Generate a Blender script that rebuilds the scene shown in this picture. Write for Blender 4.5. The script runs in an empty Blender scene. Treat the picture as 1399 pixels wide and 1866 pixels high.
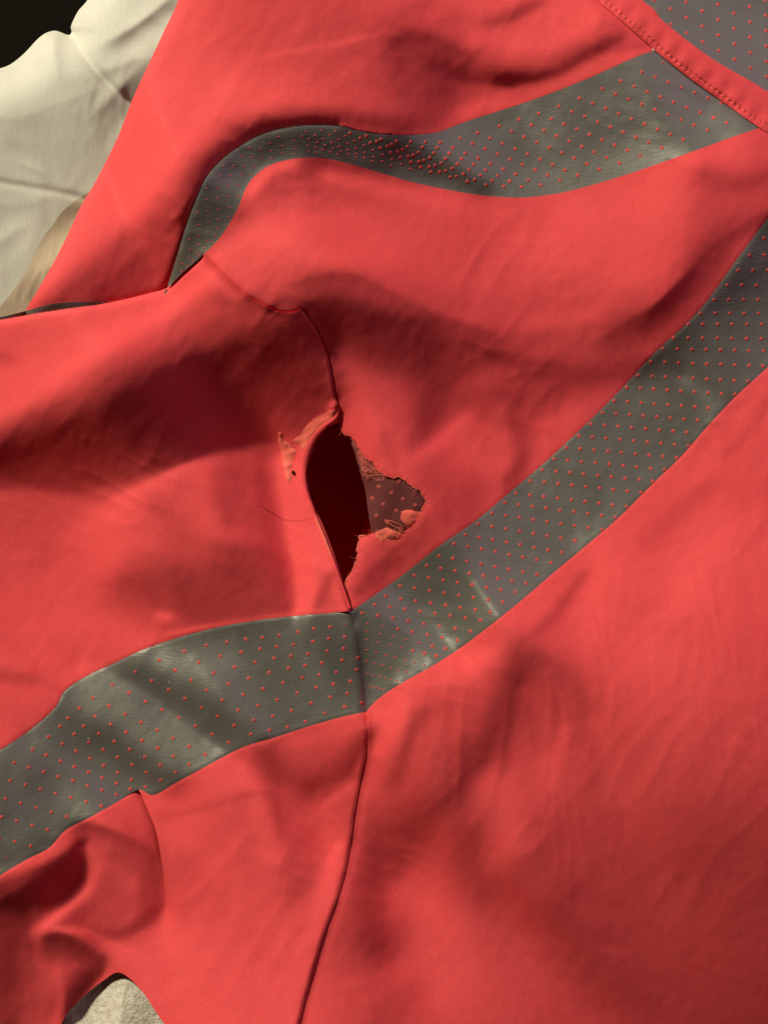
import bpy, bmesh, math, random
import numpy as np
random.seed(7); RNG = np.random.default_rng(11)
C = bpy.context.scene.collection
S = 0.00018                       # metres per photo-pixel unit; the frame is about 25 x 34 cm
HC = 0.46                         # camera height above the garment
# ---------------------------------------------------------------- camera
cam_d = bpy.data.cameras.new('camera'); cam = bpy.data.objects.new('camera', cam_d); C.objects.link(cam)
cam.location = (0, 0, HC); cam.rotation_euler = (0, 0, 0)
cam_d.sensor_fit = 'VERTICAL'; cam_d.sensor_height = 24
cam_d.lens = 24*HC/(1866*S); cam_d.clip_start = .01; cam_d.clip_end = 20
bpy.context.scene.camera = cam
# ---------------------------------------------------------------- light: one warm lamp from the upper left, an added pinkish fill, a dim room
KEY = np.array([-.84, .98, .72]); COOL = np.array([.36, .26, .24]); P_KEY, P_COOL = 29.5, .36
w = bpy.data.worlds.new('World'); bpy.context.scene.world = w; w.use_nodes = True
w.node_tree.nodes['Background'].inputs[0].default_value = (1.0, .42, .30, 1)
w.node_tree.nodes['Background'].inputs[1].default_value = .022
def area(name, loc, size, power, col):
    l = bpy.data.lights.new(name, 'AREA'); l.shape = 'DISK'; l.size = size; l.energy = power; l.color = col
    o = bpy.data.objects.new(name, l); C.objects.link(o); o.location = loc
    d = -np.array(loc, float); d /= np.linalg.norm(d)
    from mathutils import Vector
    o.rotation_euler = Vector(d).to_track_quat('-Z', 'Y').to_euler()
area('lamp_warm', tuple(KEY), .16, P_KEY, (1.0, .94, .67))
area('cool_fill', tuple(COOL), .4, P_COOL, (1.0, .66, .92))  # added fill without a known source, turns the right side pinker
vs = bpy.context.scene.view_settings
bpy.context.scene.display_settings.display_device = 'sRGB'
vs.view_transform = 'Standard'; vs.look = 'None'; vs.exposure = 0; vs.gamma = 1; vs.use_curve_mapping = False
bpy.context.scene.render.resolution_x = 767; bpy.context.scene.render.resolution_y = 1024
#--PAINT-BEGIN
# The fold map: the light and shade wanted on each patch of cloth, painted as brightness (V, 0..255). The heights of the
# folds are solved from it below; it never touches a colour.
GS = 2.0                      # cloth grid pitch in photo-pixel units (1 unit = 0.18 mm)
X0, Y0, X1, Y1 = -140, -140, 1540, 2006
NX, NY = int((X1-X0)/GS)+1, int((Y1-Y0)/GS)+1
UX = (X0+GS*np.arange(NX))[None, :]
UY = (Y0+GS*np.arange(NY))[:, None]
BASE = np.array([
[235,235,235,230,226,207,205,212,225,235,235,235,225,220,220],
[235,235,235,232,230,212,200,188,165,212,215,215,220,215,215],
[235,235,235,240,236,228,205,185,150,190,215,215,215,215,210],
[235,235,238,242,235,150,150,150,190,205,225,230,235,225,205],
[235,238,240,235,160,225,210,205,205,205,220,238,235,180,160],
[235,240,225,170,222,205,185,195,198,208,215,222,205,140,150],
[218,222,238,195,160,130,120,130,150,178,172,160,165,180,190],
[232,220,160,120,105,100,130,170,145,160,170,180,195,200,225],
[160,118,105,112,125,150,190,195,190,195,200,200,200,225,225],
[182,185,192,195,195,180,200,200,175,190,200,200,222,225,222],
[195,205,220,195,195,185,235,170,165,195,200,225,225,225,228],
[215,215,218,155,145,175,200,190,190,205,215,212,215,222,225],
[222,225,228,225,200,190,170,190,222,190,190,212,212,208,208],
[225,225,230,225,200,190,190,232,185,180,160,188,195,190,186],
[225,230,225,235,235,185,175,190,170,168,180,168,178,172,172],
[225,215,220,235,222,170,195,150,162,164,160,158,156,152,150],
[150,110,190,235,235,205,200,130,188,160,150,146,144,140,136],
[120,160,185,220,236,234,190,160,200,175,155,142,142,140,136],
[125,180,200,230,240,240,215,192,196,190,168,148,140,132,128],
[130,190,200,232,238,238,215,192,196,188,172,165,145,122,116]], float)
# strokes: (points, reach above/left, reach below/right, V, strength)   "below" = right-hand side of travel
ST = [
# upper panel
([(430,60),(470,35),(520,20)],45,45,210,.8),
([(620,90),(690,110),(700,190)],45,45,200,.7),
([(470,105),(580,85),(700,60)],5,5,234,.6),
([(320,330),(200,440),(100,530)],28,28,243,.8),
([(360,335),(300,400),(230,450),(150,515),(90,560)],18,30,170,.9),
([(320,420),(260,480),(180,530)],35,40,148,.9),
([(328,430),(308,490),(280,530)],14,14,238,.9),
([(650,225),(620,218),(540,219),(470,232),(400,275),(365,318),(340,390)],13,20,150,.9),
([(740,80),(740,140),(770,200)],40,48,158,.85),
([(715,80),(745,62),(790,72),(850,100)],10,22,150,.9),
([(790,120),(860,145),(940,146),(1010,140),(1050,115),(1090,92),(1125,72)],22,14,138,.95),
([(690,228),(760,232),(800,215),(822,190)],22,14,140,.9),
([(845,205),(920,182),(1000,160),(1100,115),(1170,86)],14,20,222,.9),
([(890,48),(930,32),(985,5)],16,10,168,.8),
([(700,45),(730,25),(770,10)],14,14,190,.8),
([(860,70),(960,85),(1020,70),(1080,35)],24,14,242,.8),
([(1100,42),(1140,58),(1180,76)],10,8,188,.8),
([(1122,92),(1145,88),(1172,84)],8,6,172,.7),
# upper band
([(440,265),(395,320),(365,400),(330,490)],40,40,150,.9),
([(500,258),(600,255),(700,275),(780,300)],30,30,145,.9),
([(720,265),(800,305),(880,345)],22,18,122,.8),
([(850,250),(960,240),(1100,190),(1250,180),(1330,230)],60,60,208,.8),
([(950,190),(985,230),(1015,262)],12,12,255,.8),
([(1300,205),(1335,215),(1345,235)],14,14,275,.9),
([(1195,140),(1220,190),(1230,240)],25,25,190,.5),
([(1245,690),(1280,725),(1305,765)],7,7,255,.8),
# middle panel
([(455,350),(490,312),(530,300)],18,14,242,.9),
([(530,325),(550,345),(575,365)],18,22,194,.8),
([(600,320),(700,345),(820,370)],16,20,226,.7),
([(560,490),(620,505),(680,520)],14,20,168,.6),
([(380,480),(440,440),(480,430)],25,25,236,.8),
([(560,470),(640,460),(700,470)],25,25,222,.7),
([(820,480),(900,460),(960,500)],50,50,203,.7),
([(1060,400),(1150,410),(1170,480)],60,60,246,.9),
([(980,330),(1100,320),(1250,290),(1370,240)],24,24,232,.7),
([(1290,320),(1330,335),(1410,320)],22,32,162,.85),
([(1285,380),(1340,370),(1400,360)],16,14,185,.8),
([(700,520),(820,575),(950,560),(1040,510)],22,22,196,.7),
([(960,590),(1060,575),(1140,540)],20,20,215,.7),
([(560,510),(640,502),(720,540),(800,580),(900,612)],8,26,150,.9),
([(600,560),(680,585),(760,610)],28,60,108,.95),
([(640,620),(760,650),(850,650)],30,35,118,.85),
([(860,640),(960,665),(1050,680),(1130,672),(1180,655)],18,30,140,.9),
([(960,630),(1040,630),(1100,610)],20,20,178,.7),
([(1120,600),(1190,560),(1250,505),(1290,460),(1350,415),(1410,385)],5,42,142,.95),
([(1190,640),(1250,590),(1310,520),(1360,450)],22,8,190,.7),
([(1040,750),(980,800),(930,850)],30,20,208,.8),
([(880,700),(870,760)],35,35,182,.7),
([(640,700),(660,750),(690,790)],22,32,200,.85),
([(770,610),(790,680),(786,740),(765,800)],34,34,118,.95),
([(850,725),(920,735),(1000,715)],34,34,148,.8),
([(690,1045),(720,1012),(785,972)],26,26,132,.95),
([(655,1080),(690,1050)],16,16,150,.8),
([(715,1015),(750,995)],5,5,172,.6),
([(740,845),(800,805),(850,765)],14,16,210,.85),
([(935,780),(952,830),(925,880)],22,14,138,.9),
([(860,800),(880,860)],18,18,190,.7),
([(695,788),(706,820),(722,850)],5,5,140,.8),
([(725,800),(735,840)],7,7,200,.6),
([(790,865),(850,905),(860,940)],24,24,168,.8),
([(760,990),(820,945),(870,900)],26,26,160,.8),
# sleeve
([(0,615),(150,583),(290,545)],28,28,216,.8),
([(-40,650),(10,650)],14,20,182,.8),
([(-60,790),(0,752),(100,690),(200,622),(300,565),(385,500)],26,20,243,.95),
([(60,765),(150,722),(300,645),(430,575),(520,560)],10,24,158,.85),
([(400,545),(440,560),(500,575)],14,14,150,.8),
([(-60,850),(60,815),(160,782),(300,710),(450,645),(590,600)],34,66,96,.97),
([(130,850),(300,815),(430,760),(590,710)],54,44,100,.97),
([(480,790),(540,770),(600,745)],30,20,122,.9),
([(0,900),(60,900),(140,920)],10,40,192,.8),
([(-60,862),(100,868),(200,858),(300,828)],20,20,118,.9),
([(200,912),(260,885),(330,852),(400,826),(470,812)],5,26,220,.95),
([(150,970),(220,930),(290,890)],24,24,226,.8),
([(368,870),(392,940),(385,1010)],18,20,208,.8),
([(285,915),(320,960),(350,1010)],20,22,170,.8),
([(405,900),(418,945)],18,18,150,.85),
([(430,860),(445,920),(490,960)],24,34,154,.95),
([(400,1010),(460,1012),(505,1020)],26,26,146,.9),
([(480,830),(500,850)],14,14,172,.7),
([(238,1062),(300,1062),(420,1050),(520,1040)],34,44,140,.95),
([(330,1110),(440,1112),(525,1100)],24,18,142,.85),
([(250,1030),(300,1015),(400,1010)],12,12,172,.6),
([(524,850),(534,910),(546,980),(556,1050),(560,1105)],16,28,285,.97),
([(470,870),(488,960),(505,1030),(514,1100)],26,12,138,.9),
([(534,850),(536,900),(544,960),(552,1010)],2.5,2.5,200,.7),
([(560,900),(580,960),(600,1020),(605,1050)],10,14,232,.85),
([(578,1105),(592,1075),(604,1048)],9,12,165,.85),
([(575,1116),(605,1112),(632,1110)],3,2,235,.8),
([(555,568),(566,585),(585,620),(600,660),(610,715),(617,748)],3.5,3.5,30,.95),
([(372,467),(395,490),(420,515),(450,540),(480,556),(510,569)],3.5,3.5,95,.9),
([(620,650),(660,700),(690,760),(740,800)],26,26,205,.6),
([(290,1120),(310,1126)],10,10,238,.8),
([(60,1140),(180,1150),(240,1160)],30,30,230,.7),
([(20,960),(80,1000),(60,1030)],24,24,186,.6),
([(300,1156),(420,1136),(540,1120),(632,1113)],4,3,225,.9),
([(-20,1140),(40,1195),(105,1262)],6,6,176,.9),
([(-20,1225),(20,1235),(55,1240)],14,14,178,.8),
([(0,1275),(50,1270),(100,1275)],12,12,222,.7),
# lower left band
([(-20,1500),(60,1420),(120,1330)],60,60,180,.8),
([(180,1340),(260,1400),(320,1430)],28,30,158,.8),
([(250,1230),(330,1270),(440,1340)],26,34,150,.85),
([(160,1228),(220,1258),(290,1312),(360,1372),(392,1398)],18,14,295,.95),
([(60,1345),(110,1400),(180,1480)],14,14,245,.8),
([(560,1200),(620,1230)],40,40,180,.7),
([(643,1120),(655,1200),(662,1290)],9,7,115,.85),
# lower left panel
([(485,1380),(520,1425),(585,1436),(640,1390),(668,1345)],26,24,126,1.0),
([(480,1385),(500,1440),(512,1520)],8,24,138,.95),
([(540,1352),(600,1336),(655,1318)],10,14,200,.85),
([(520,1440),(560,1470),(600,1440)],14,20,160,.7),
([(570,1530),(550,1610)],34,40,180,.8),
([(590,1470),(640,1430)],10,14,212,.8),
([(395,1402),(440,1440),(470,1500),(490,1560)],30,16,244,.95),
([(300,1490),(360,1510),(420,1540)],20,16,226,.7),
([(285,1492),(340,1480),(400,1466),(480,1440)],10,6,202,.7),
([(262,1452),(290,1508),(314,1545),(320,1640),(322,1720)],4,22,262,.95),
([(340,1560),(400,1640),(450,1700),(500,1760)],14,24,212,.85),
([(350,1720),(450,1810),(500,1850)],60,60,248,.8),
([(610,1550),(575,1670),(525,1790)],26,16,236,.85),
([(667,1330),(666,1375),(657,1420),(646,1480),(635,1555),(620,1620),(595,1690),(570,1770),(550,1845),(535,1900)],5,4,70,.95),
([(668,1440),(648,1560),(607,1700),(560,1850)],3,9,215,.55),
([(-20,1600),(50,1575),(110,1545),(160,1512)],16,12,224,.9),
([(155,1500),(220,1522),(270,1550),(288,1600),(290,1650)],6,22,135,.95),
([(215,1482),(250,1466),(270,1520)],12,12,232,.85),
([(215,1555),(262,1600),(270,1650)],30,18,148,.9),
([(0,1655),(50,1645),(95,1612),(132,1582),(150,1552)],22,18,78,1.0),
([(60,1600),(110,1570),(148,1545)],7,7,120,.8),
([(163,1545),(178,1580),(162,1622),(112,1664),(74,1694)],10,12,234,.95),
([(190,1610),(215,1645),(190,1680)],20,18,180,.8),
([(185,1706),(235,1700),(280,1670),(300,1640)],16,8,150,.85),
([(215,1722),(255,1745),(285,1800)],6,36,238,.9),
([(74,1712),(110,1704),(160,1724),(192,1758),(160,1800),(130,1840)],5,34,74,1.0),
([(62,1698),(76,1750),(98,1780),(110,1830),(88,1900)],8,8,218,.95),
([(100,1690),(170,1702),(207,1738),(270,1820)],4,5,240,.9),
([(-20,1660),(20,1720),(10,1800),(0,1900)],34,34,110,.95),
([(45,1740),(60,1800),(55,1860)],14,14,150,.7),
# lower right panel
([(760,1235),(830,1215),(900,1190)],22,28,230,.8),
([(690,1300),(702,1325),(690,1370)],12,12,242,.9),
([(765,1305),(738,1370),(718,1425)],16,16,150,.9),
([(800,1330),(830,1300)],30,30,195,.6),
([(955,1205),(905,1330),(850,1420),(780,1490),(720,1540),(695,1600),(690,1720)],36,34,124,1.0),
([(955,1180),(1030,1225),(1075,1295)],14,20,148,.9),
([(1008,1235),(1004,1310)],14,14,152,.8),
([(960,1260),(990,1300),(1000,1330)],10,10,185,.7),
([(1050,1310),(1092,1390),(1075,1430)],12,16,158,.8),
([(1030,1330),(1010,1400),(990,1480)],10,10,200,.7),
([(895,1430),(925,1480),(935,1530)],34,34,204,.85),
([(1000,1400),(960,1450)],20,20,190,.5),
([(700,1560),(720,1640),(712,1700)],14,20,135,.8),
([(1000,1450),(985,1520),(990,1590)],7,5,160,.7),
([(1065,1560),(1050,1590)],8,8,155,.7),
([(855,1525),(870,1590),(950,1640),(1030,1690),(1100,1770),(1190,1840)],24,46,126,.95),
([(740,1640),(800,1690),(820,1790)],45,50,206,.85),
([(700,1850),(760,1800)],24,24,170,.6),
([(1268,1655),(1258,1730)],12,14,135,.8),
([(1125,1480),(1140,1560),(1130,1600)],10,8,152,.7),
([(1060,1050),(1010,1120),(960,1170)],14,10,168,.85),
([(1020,1040),(980,1080),(930,1130)],12,10,214,.8),
([(1290,890),(1240,930),(1180,985)],22,22,200,.8),
([(1330,950),(1290,1010),(1250,1080)],45,45,240,.8),
([(1350,760),(1300,830),(1260,870)],20,20,230,.8),
([(1399,730),(1370,780),(1320,830)],10,8,200,.6),
([(1130,1000),(1080,1080),(1070,1160)],24,24,225,.7),
([(1180,1090),(1120,1180),(1100,1250)],16,10,205,.6),
([(1250,1130),(1200,1200),(1190,1260)],20,12,208,.6),
]
def cubic_grid(B):
    ny, nx = B.shape
    def wts(t, n):
        t = np.clip(t, 0, n-1.001); i = np.floor(t).astype(int); f = t-i
        W = np.zeros((len(t), n))
        c = [-.5*f+f**2-.5*f**3, 1-2.5*f**2+1.5*f**3, .5*f+2*f**2-1.5*f**3, -.5*f**2+.5*f**3]
        for k in range(4):
            np.add.at(W, (np.arange(len(t)), np.clip(i+k-1, 0, n-1)), c[k])
        return W
    return wts(UY[:,0]/100, ny) @ B @ wts(UX[0]/100, nx).T
def seg_dist(pts, sign=True, pad=None):
    """signed distance to a polyline on the grid (positive = right-hand side of travel)"""
    best = np.full((NY, NX), 1e9); sgn = np.ones((NY, NX))
    for (ax, ay), (bx, by) in zip(pts[:-1], pts[1:]):
        dx, dy = bx-ax, by-ay
        t = np.clip(((UX-ax)*dx+(UY-ay)*dy)/(dx*dx+dy*dy+1e-9), 0, 1)
        d = np.hypot(UX-ax-t*dx, UY-ay-t*dy)
        m = d < best-1e-6
        best[m] = d[m]
        c = dx*(UY-ay)-dy*(UX-ax)
        sgn[m] = np.where(c[m] >= 0, 1., -1.)
    return best*sgn if sign else best
def smooth_line(pts, n=6):
    """Catmull-Rom through the points"""
    P = np.array(pts, float); out = []
    Q = np.vstack([2*P[0]-P[1], P, 2*P[-1]-P[-2]])
    for i in range(1, len(Q)-2):
        for k in range(n):
            t = k/n
            out.append(.5*((2*Q[i])+(Q[i+1]-Q[i-1])*t+(2*Q[i-1]-5*Q[i]+4*Q[i+1]-Q[i+2])*t*t+(3*Q[i]-Q[i-1]-3*Q[i+1]+Q[i+2])*t**3))
    out.append(P[-1])
    return [tuple(p) for p in out]
def local_stroke(M, pts, rl, rr, V, a):
    P = np.array(smooth_line(pts, 4)); pad = 2.2*max(rl, rr)+4
    i0 = max(0, int((P[:,0].min()-pad-X0)/GS)); i1 = min(NX, int((P[:,0].max()+pad-X0)/GS)+2)
    j0 = max(0, int((P[:,1].min()-pad-Y0)/GS)); j1 = min(NY, int((P[:,1].max()+pad-Y0)/GS)+2)
    ux, uy = UX[:, i0:i1], UY[j0:j1]
    best = np.full((j1-j0, i1-i0), 1e9); sg = np.ones_like(best)
    for (ax, ay), (bx, by) in zip(P[:-1], P[1:]):
        dx, dy = bx-ax, by-ay
        t = np.clip(((ux-ax)*dx+(uy-ay)*dy)/(dx*dx+dy*dy+1e-9), 0, 1)
        d = np.hypot(ux-ax-t*dx, uy-ay-t*dy); m = d < best
        best[m] = d[m]; sg[m] = np.where((dx*(uy-ay)-dy*(ux-ax))[m] >= 0, 1, -1)
    r = np.where(sg > 0, rr, rl)
    w = a*np.exp(-(best/r)**2*.9)
    M[j0:j1, i0:i1] = M[j0:j1, i0:i1]*(1-w)+V*w
def paint():
    M = cubic_grid(BASE)
    for s in ST: local_stroke(M, *s)
    return M
#--PAINT-END
#--SOLVE-BEGIN
def solve_heights(V, K, amb, lam=3.0, eps=.018, n=50):
    """cloth heights (photo-pixel units) whose slopes towards the lamp match the fold map"""
    lx = KEY[0]/S - UXc; ly = -(KEY[1]/S) - UYc; lz = KEY[2]/S
    d = np.sqrt(lx*lx+ly*ly+lz*lz); gain = (np.linalg.norm(KEY)/S/d)**2/d
    cx = COOL[0]/S-UXc; cy = -COOL[1]/S-UYc; cz = COOL[2]/S; cd = np.sqrt(cx*cx+cy*cy+cz*cz)
    g2 = P_COOL/P_KEY*(np.linalg.norm(KEY)/S/cd)**2/cd          # the weak added fill adds to the direction of the light
    lx, ly, lz = lx*gain+cx*g2, ly*gain+cy*g2, lz*gain+cz*g2
    tot = np.sqrt(lx*lx+ly*ly+lz*lz)
    V = V-.22*np.maximum(0, 170-V)                      # light bouncing between the folds fills the hollows
    T = np.clip((np.maximum(V, 0)/255)**2.2/K - amb, -.04, .97*tot)
    kx = 2*np.pi*np.fft.rfftfreq(NX, GS)[None, :]; ky = 2*np.pi*np.fft.fftfreq(NY, GS)[:, None]
    k2 = kx*kx+ky*ky
    pre = (lx.mean()*kx+ly.mean()*ky)**2+(lam*k2+eps)*k2+.06*k2+(2*np.pi/2600)**2*.05
    h = np.zeros((NY, NX)); win = np.minimum(1, np.minimum(np.minimum(UX-X0, X1-UX), np.minimum(UY-Y0, Y1-UY))/70)
    vel = 0
    for i in range(n):
        hy, hx = np.gradient(h, GS); q2 = 1+hx*hx+hy*hy; q = np.sqrt(q2)
        s = (-lx*hx-ly*hy+lz)/q; r = (s-T)*win
        over = .25*np.maximum(0, q-1.35)/q
        gx = r*(-lx/q-s*hx/q2)+(eps+over)*hx; gy = r*(-ly/q-s*hy/q2)+(eps+over)*hy
        G = -1j*kx*np.fft.rfft2(gx)-1j*ky*np.fft.rfft2(gy)+lam*k2*k2*np.fft.rfft2(h)
        d = np.fft.irfft2(G/pre, s=h.shape)
        vel = .75*vel-.9*d if i else -.9*d
        h = h+vel
    h -= h.mean()
    return h, T, s
#--SOLVE-END
UXc = UX-699.5; UYc = UY-933
VMAP = paint()
H0, _, _ = solve_heights(VMAP, .95, .06)
# ---------------------------------------------------------------- curves of the garment
def L(*p): return smooth_line(list(p), 6)
OUT = 400
edge_left = L((345,-200),(335,-60),(325,0),(300,55),(272,115),(240,185),(215,250),(175,330),(150,372),(125,425),(100,475),(70,528),(48,567),(30,640))
band1_top = L((300,560),(305,525),(320,475),(340,410),(355,370),(375,325),(400,295),(435,268),(475,246),(520,233),(565,228),(620,230),(650,238),(700,245),(750,246),(800,240),(850,221),(925,197),(1000,171),(1075,141),(1150,107),(1190,92))
band1_bot = L((300,530),(330,500),(355,478),(370,464),(395,440),(415,412),(435,376),(445,350),(460,325),(490,302),(530,290),(575,287),(620,294),(700,317),(760,334),(850,352),(930,360),(985,357),(1050,345),(1150,315),(1250,280),(1330,251),(1385,232))
bind_in = L((1000,-80),(1050,-36),(1087,0),(1125,32),(1175,76),(1192,91),(1250,138),(1300,174),(1349,209),(1379,230),(1430,262),(1520,318),(1640,400))
bind_out = L((1100,-90),(1140,-40),(1170,0),(1190,16),(1202,33),(1225,53),(1262,82),(1300,109),(1337,131),(1374,152),(1399,169),(1440,194),(1530,250),(1650,330))
band2_top = L((1640,120),(1500,290),(1440,355),(1399,397),(1370,435),(1340,475),(1290,545),(1250,590),(1195,640),(1130,710),(1065,775),(995,840),(925,900),(865,950),(800,995),(750,1035),(700,1072),(660,1100),(640,1113))
band2_bot = L((1640,440),(1500,570),(1399,668),(1340,722),(1290,775),(1240,832),(1190,880),(1130,940),(1070,992),(1010,1042),(940,1102),(860,1165),(800,1206),(740,1240),(700,1265),(680,1282),(667,1297))
band3_top = L((640,1113),(600,1117),(540,1122),(470,1130),(400,1142),(330,1160),(260,1184),(200,1212),(165,1228),(120,1257),(100,1290),(55,1330),(0,1367),(-60,1405),(-200,1480))
band3_bot = L((667,1297),(625,1306),(565,1323),(500,1344),(450,1359),(415,1375),(375,1397),(320,1427),(280,1449),(252,1439),(215,1461),(165,1489),(120,1513),(90,1545),(50,1566),(0,1596),(-60,1640),(-200,1720))
seam_mid = L((370,465),(395,490),(420,515),(450,540),(480,556),(510,569),(535,569),(551,566),(566,585),(585,620),(600,660),(610,715),(617,748))
seam_low = L((640,1113),(649,1150),(657,1190),(663,1240),(667,1297),(668,1335),(666,1375),(657,1420),(646,1480),(635,1555),(620,1620),(595,1690),(570,1770),(550,1845),(535,1900),(500,2080))
sleeve_top = L((-200,605),(-80,592),(0,583),(50,574),(100,566),(150,559),(180,555),(230,545),(270,535),(305,524),(330,500),(355,478),(370,464))
strip_top = L((-200,602),(-80,590),(0,578),(30,571),(50,566),(100,553),(150,550),(180,551),(215,552))
fold_line = L((252,1436),(272,1480),(285,1515),(293,1555),(300,1605),(304,1650),(309,1710),(310,1755),(303,1790),(291,1830),(300,1866),(310,1960),(312,2080))
tear_left = L((617,748),(614,770),(590,783),(572,807),(562,832),(559,860),(563,890),(572,922),(587,954),(602,992),(615,1029),(627,1065),(640,1113))
tear_right = [(640,1113),(633,1085),(630,1066),(633,1052),(640,1043),(648,1030),(651,1012),(652,994),(656,977),(668,978),(680,971),(694,975),(706,984),(722,986),(733,977),(741,967),(752,958),(764,940),(770,926),(777,916),(773,904),(764,893),(752,887),(742,878),(730,869),(712,871),(700,866),(688,857),(678,842),(664,833),(655,820),(648,806),(638,795),(626,791),(619,779),(614,766)]
def jag(pts, amp, step=3.0):
    out = []
    for (ax, ay), (bx, by) in zip(pts[:-1], pts[1:]):
        n = max(1, int(math.hypot(bx-ax, by-ay)/step))
        for k in range(n):
            out.append((ax+(bx-ax)*k/n+random.uniform(-amp, amp), ay+(by-ay)*k/n+random.uniform(-amp, amp)))
    out.append(pts[-1]); return out
tear_right = [tear_right[0]]+jag(tear_right[1:-1], 1.3)+[tear_right[-1]]
R = lambda l: l[::-1]
# ---------------------------------------------------------------- helpers on the grid
def poly_sdf(poly, reach=40):
    """signed distance to a closed polygon, positive inside"""
    P = np.array(poly+[poly[0]], float)
    i0 = max(0, int((P[:,0].min()-8-X0)/GS)); i1 = min(NX, int((P[:,0].max()+8-X0)/GS)+2)
    j0 = max(0, int((P[:,1].min()-8-Y0)/GS)); j1 = min(NY, int((P[:,1].max()+8-Y0)/GS)+2)
    F = np.full((NY, NX), -99.)
    if i1 <= i0 or j1 <= j0: return F
    ux = np.broadcast_to(UX[:, i0:i1], (j1-j0, i1-i0)); uy = np.broadcast_to(UY[j0:j1], ux.shape)
    inside = np.zeros(ux.shape, bool); best = np.full(ux.shape, float(reach))
    for (ax, ay), (bx, by) in zip(P[:-1], P[1:]):
        if ay != by:
            lo, hi = min(ay, by), max(ay, by)
            rows = (uy[:, 0] > lo) & (uy[:, 0] <= hi)
            if rows.any():
                xx = ax+(uy[rows]-ay)*(bx-ax)/(by-ay)
                inside[rows] ^= ux[rows] < xx
        # distance, only near the segment
        a0 = max(0, int((min(ax, bx)-reach-X0)/GS)-i0); a1 = int((max(ax, bx)+reach-X0)/GS)-i0+2
        b0 = max(0, int((min(ay, by)-reach-Y0)/GS)-j0); b1 = int((max(ay, by)+reach-Y0)/GS)-j0+2
        if a1 <= 0 or b1 <= 0: continue
        sx, sy = ux[b0:b1, a0:a1], uy[b0:b1, a0:a1]
        if sx.size == 0: continue
        dx, dy = bx-ax, by-ay
        t = np.clip(((sx-ax)*dx+(sy-ay)*dy)/(dx*dx+dy*dy+1e-9), 0, 1)
        best[b0:b1, a0:a1] = np.minimum(best[b0:b1, a0:a1], np.hypot(sx-ax-t*dx, sy-ay-t*dy))
    F[j0:j1, i0:i1] = np.where(inside, best, -best)
    return F
def near(pts, reach=60):
    """unsigned distance to an open line, capped"""
    best = np.full((NY, NX), float(reach))
    for (ax, ay), (bx, by) in zip(pts[:-1], pts[1:]):
        a0 = max(0, int((min(ax, bx)-reach-X0)/GS)); a1 = min(NX, int((max(ax, bx)+reach-X0)/GS)+2)
        b0 = max(0, int((min(ay, by)-reach-Y0)/GS)); b1 = min(NY, int((max(ay, by)+reach-Y0)/GS)+2)
        if a1 <= a0 or b1 <= b0: continue
        sx, sy = UX[:, a0:a1], UY[b0:b1]; dx, dy = bx-ax, by-ay
        t = np.clip(((sx-ax)*dx+(sy-ay)*dy)/(dx*dx+dy*dy+1e-9), 0, 1)
        best[b0:b1, a0:a1] = np.minimum(best[b0:b1, a0:a1], np.hypot(sx-ax-t*dx, sy-ay-t*dy))
    return best
def world(u, v, z):
    z = z*S
    k = (HC-z)/HC
    return (u-699.5)*S*k, -(v-933)*S*k, z
def sample(Z, u, v):
    x = (u-X0)/GS; y = (v-Y0)/GS
    x = min(max(x, 0), NX-1.001); y = min(max(y, 0), NY-1.001)
    i, j = int(x), int(y); f, g = x-i, y-j
    return (Z[j, i]*(1-f)+Z[j, i+1]*f)*(1-g)+(Z[j+1, i]*(1-f)+Z[j+1, i+1]*f)*g
def link(name, verts, faces, mat, parent=None, smooth=True, sharp_from=None):
    me = bpy.data.meshes.new(name); me.from_pydata(verts, [], faces)
    if smooth: me.polygons.foreach_set('use_smooth', np.ones(len(me.polygons), bool))
    me.materials.append(mat); me.update()
    o = bpy.data.objects.new(name, me); C.objects.link(o); o.parent = parent
    return o
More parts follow.
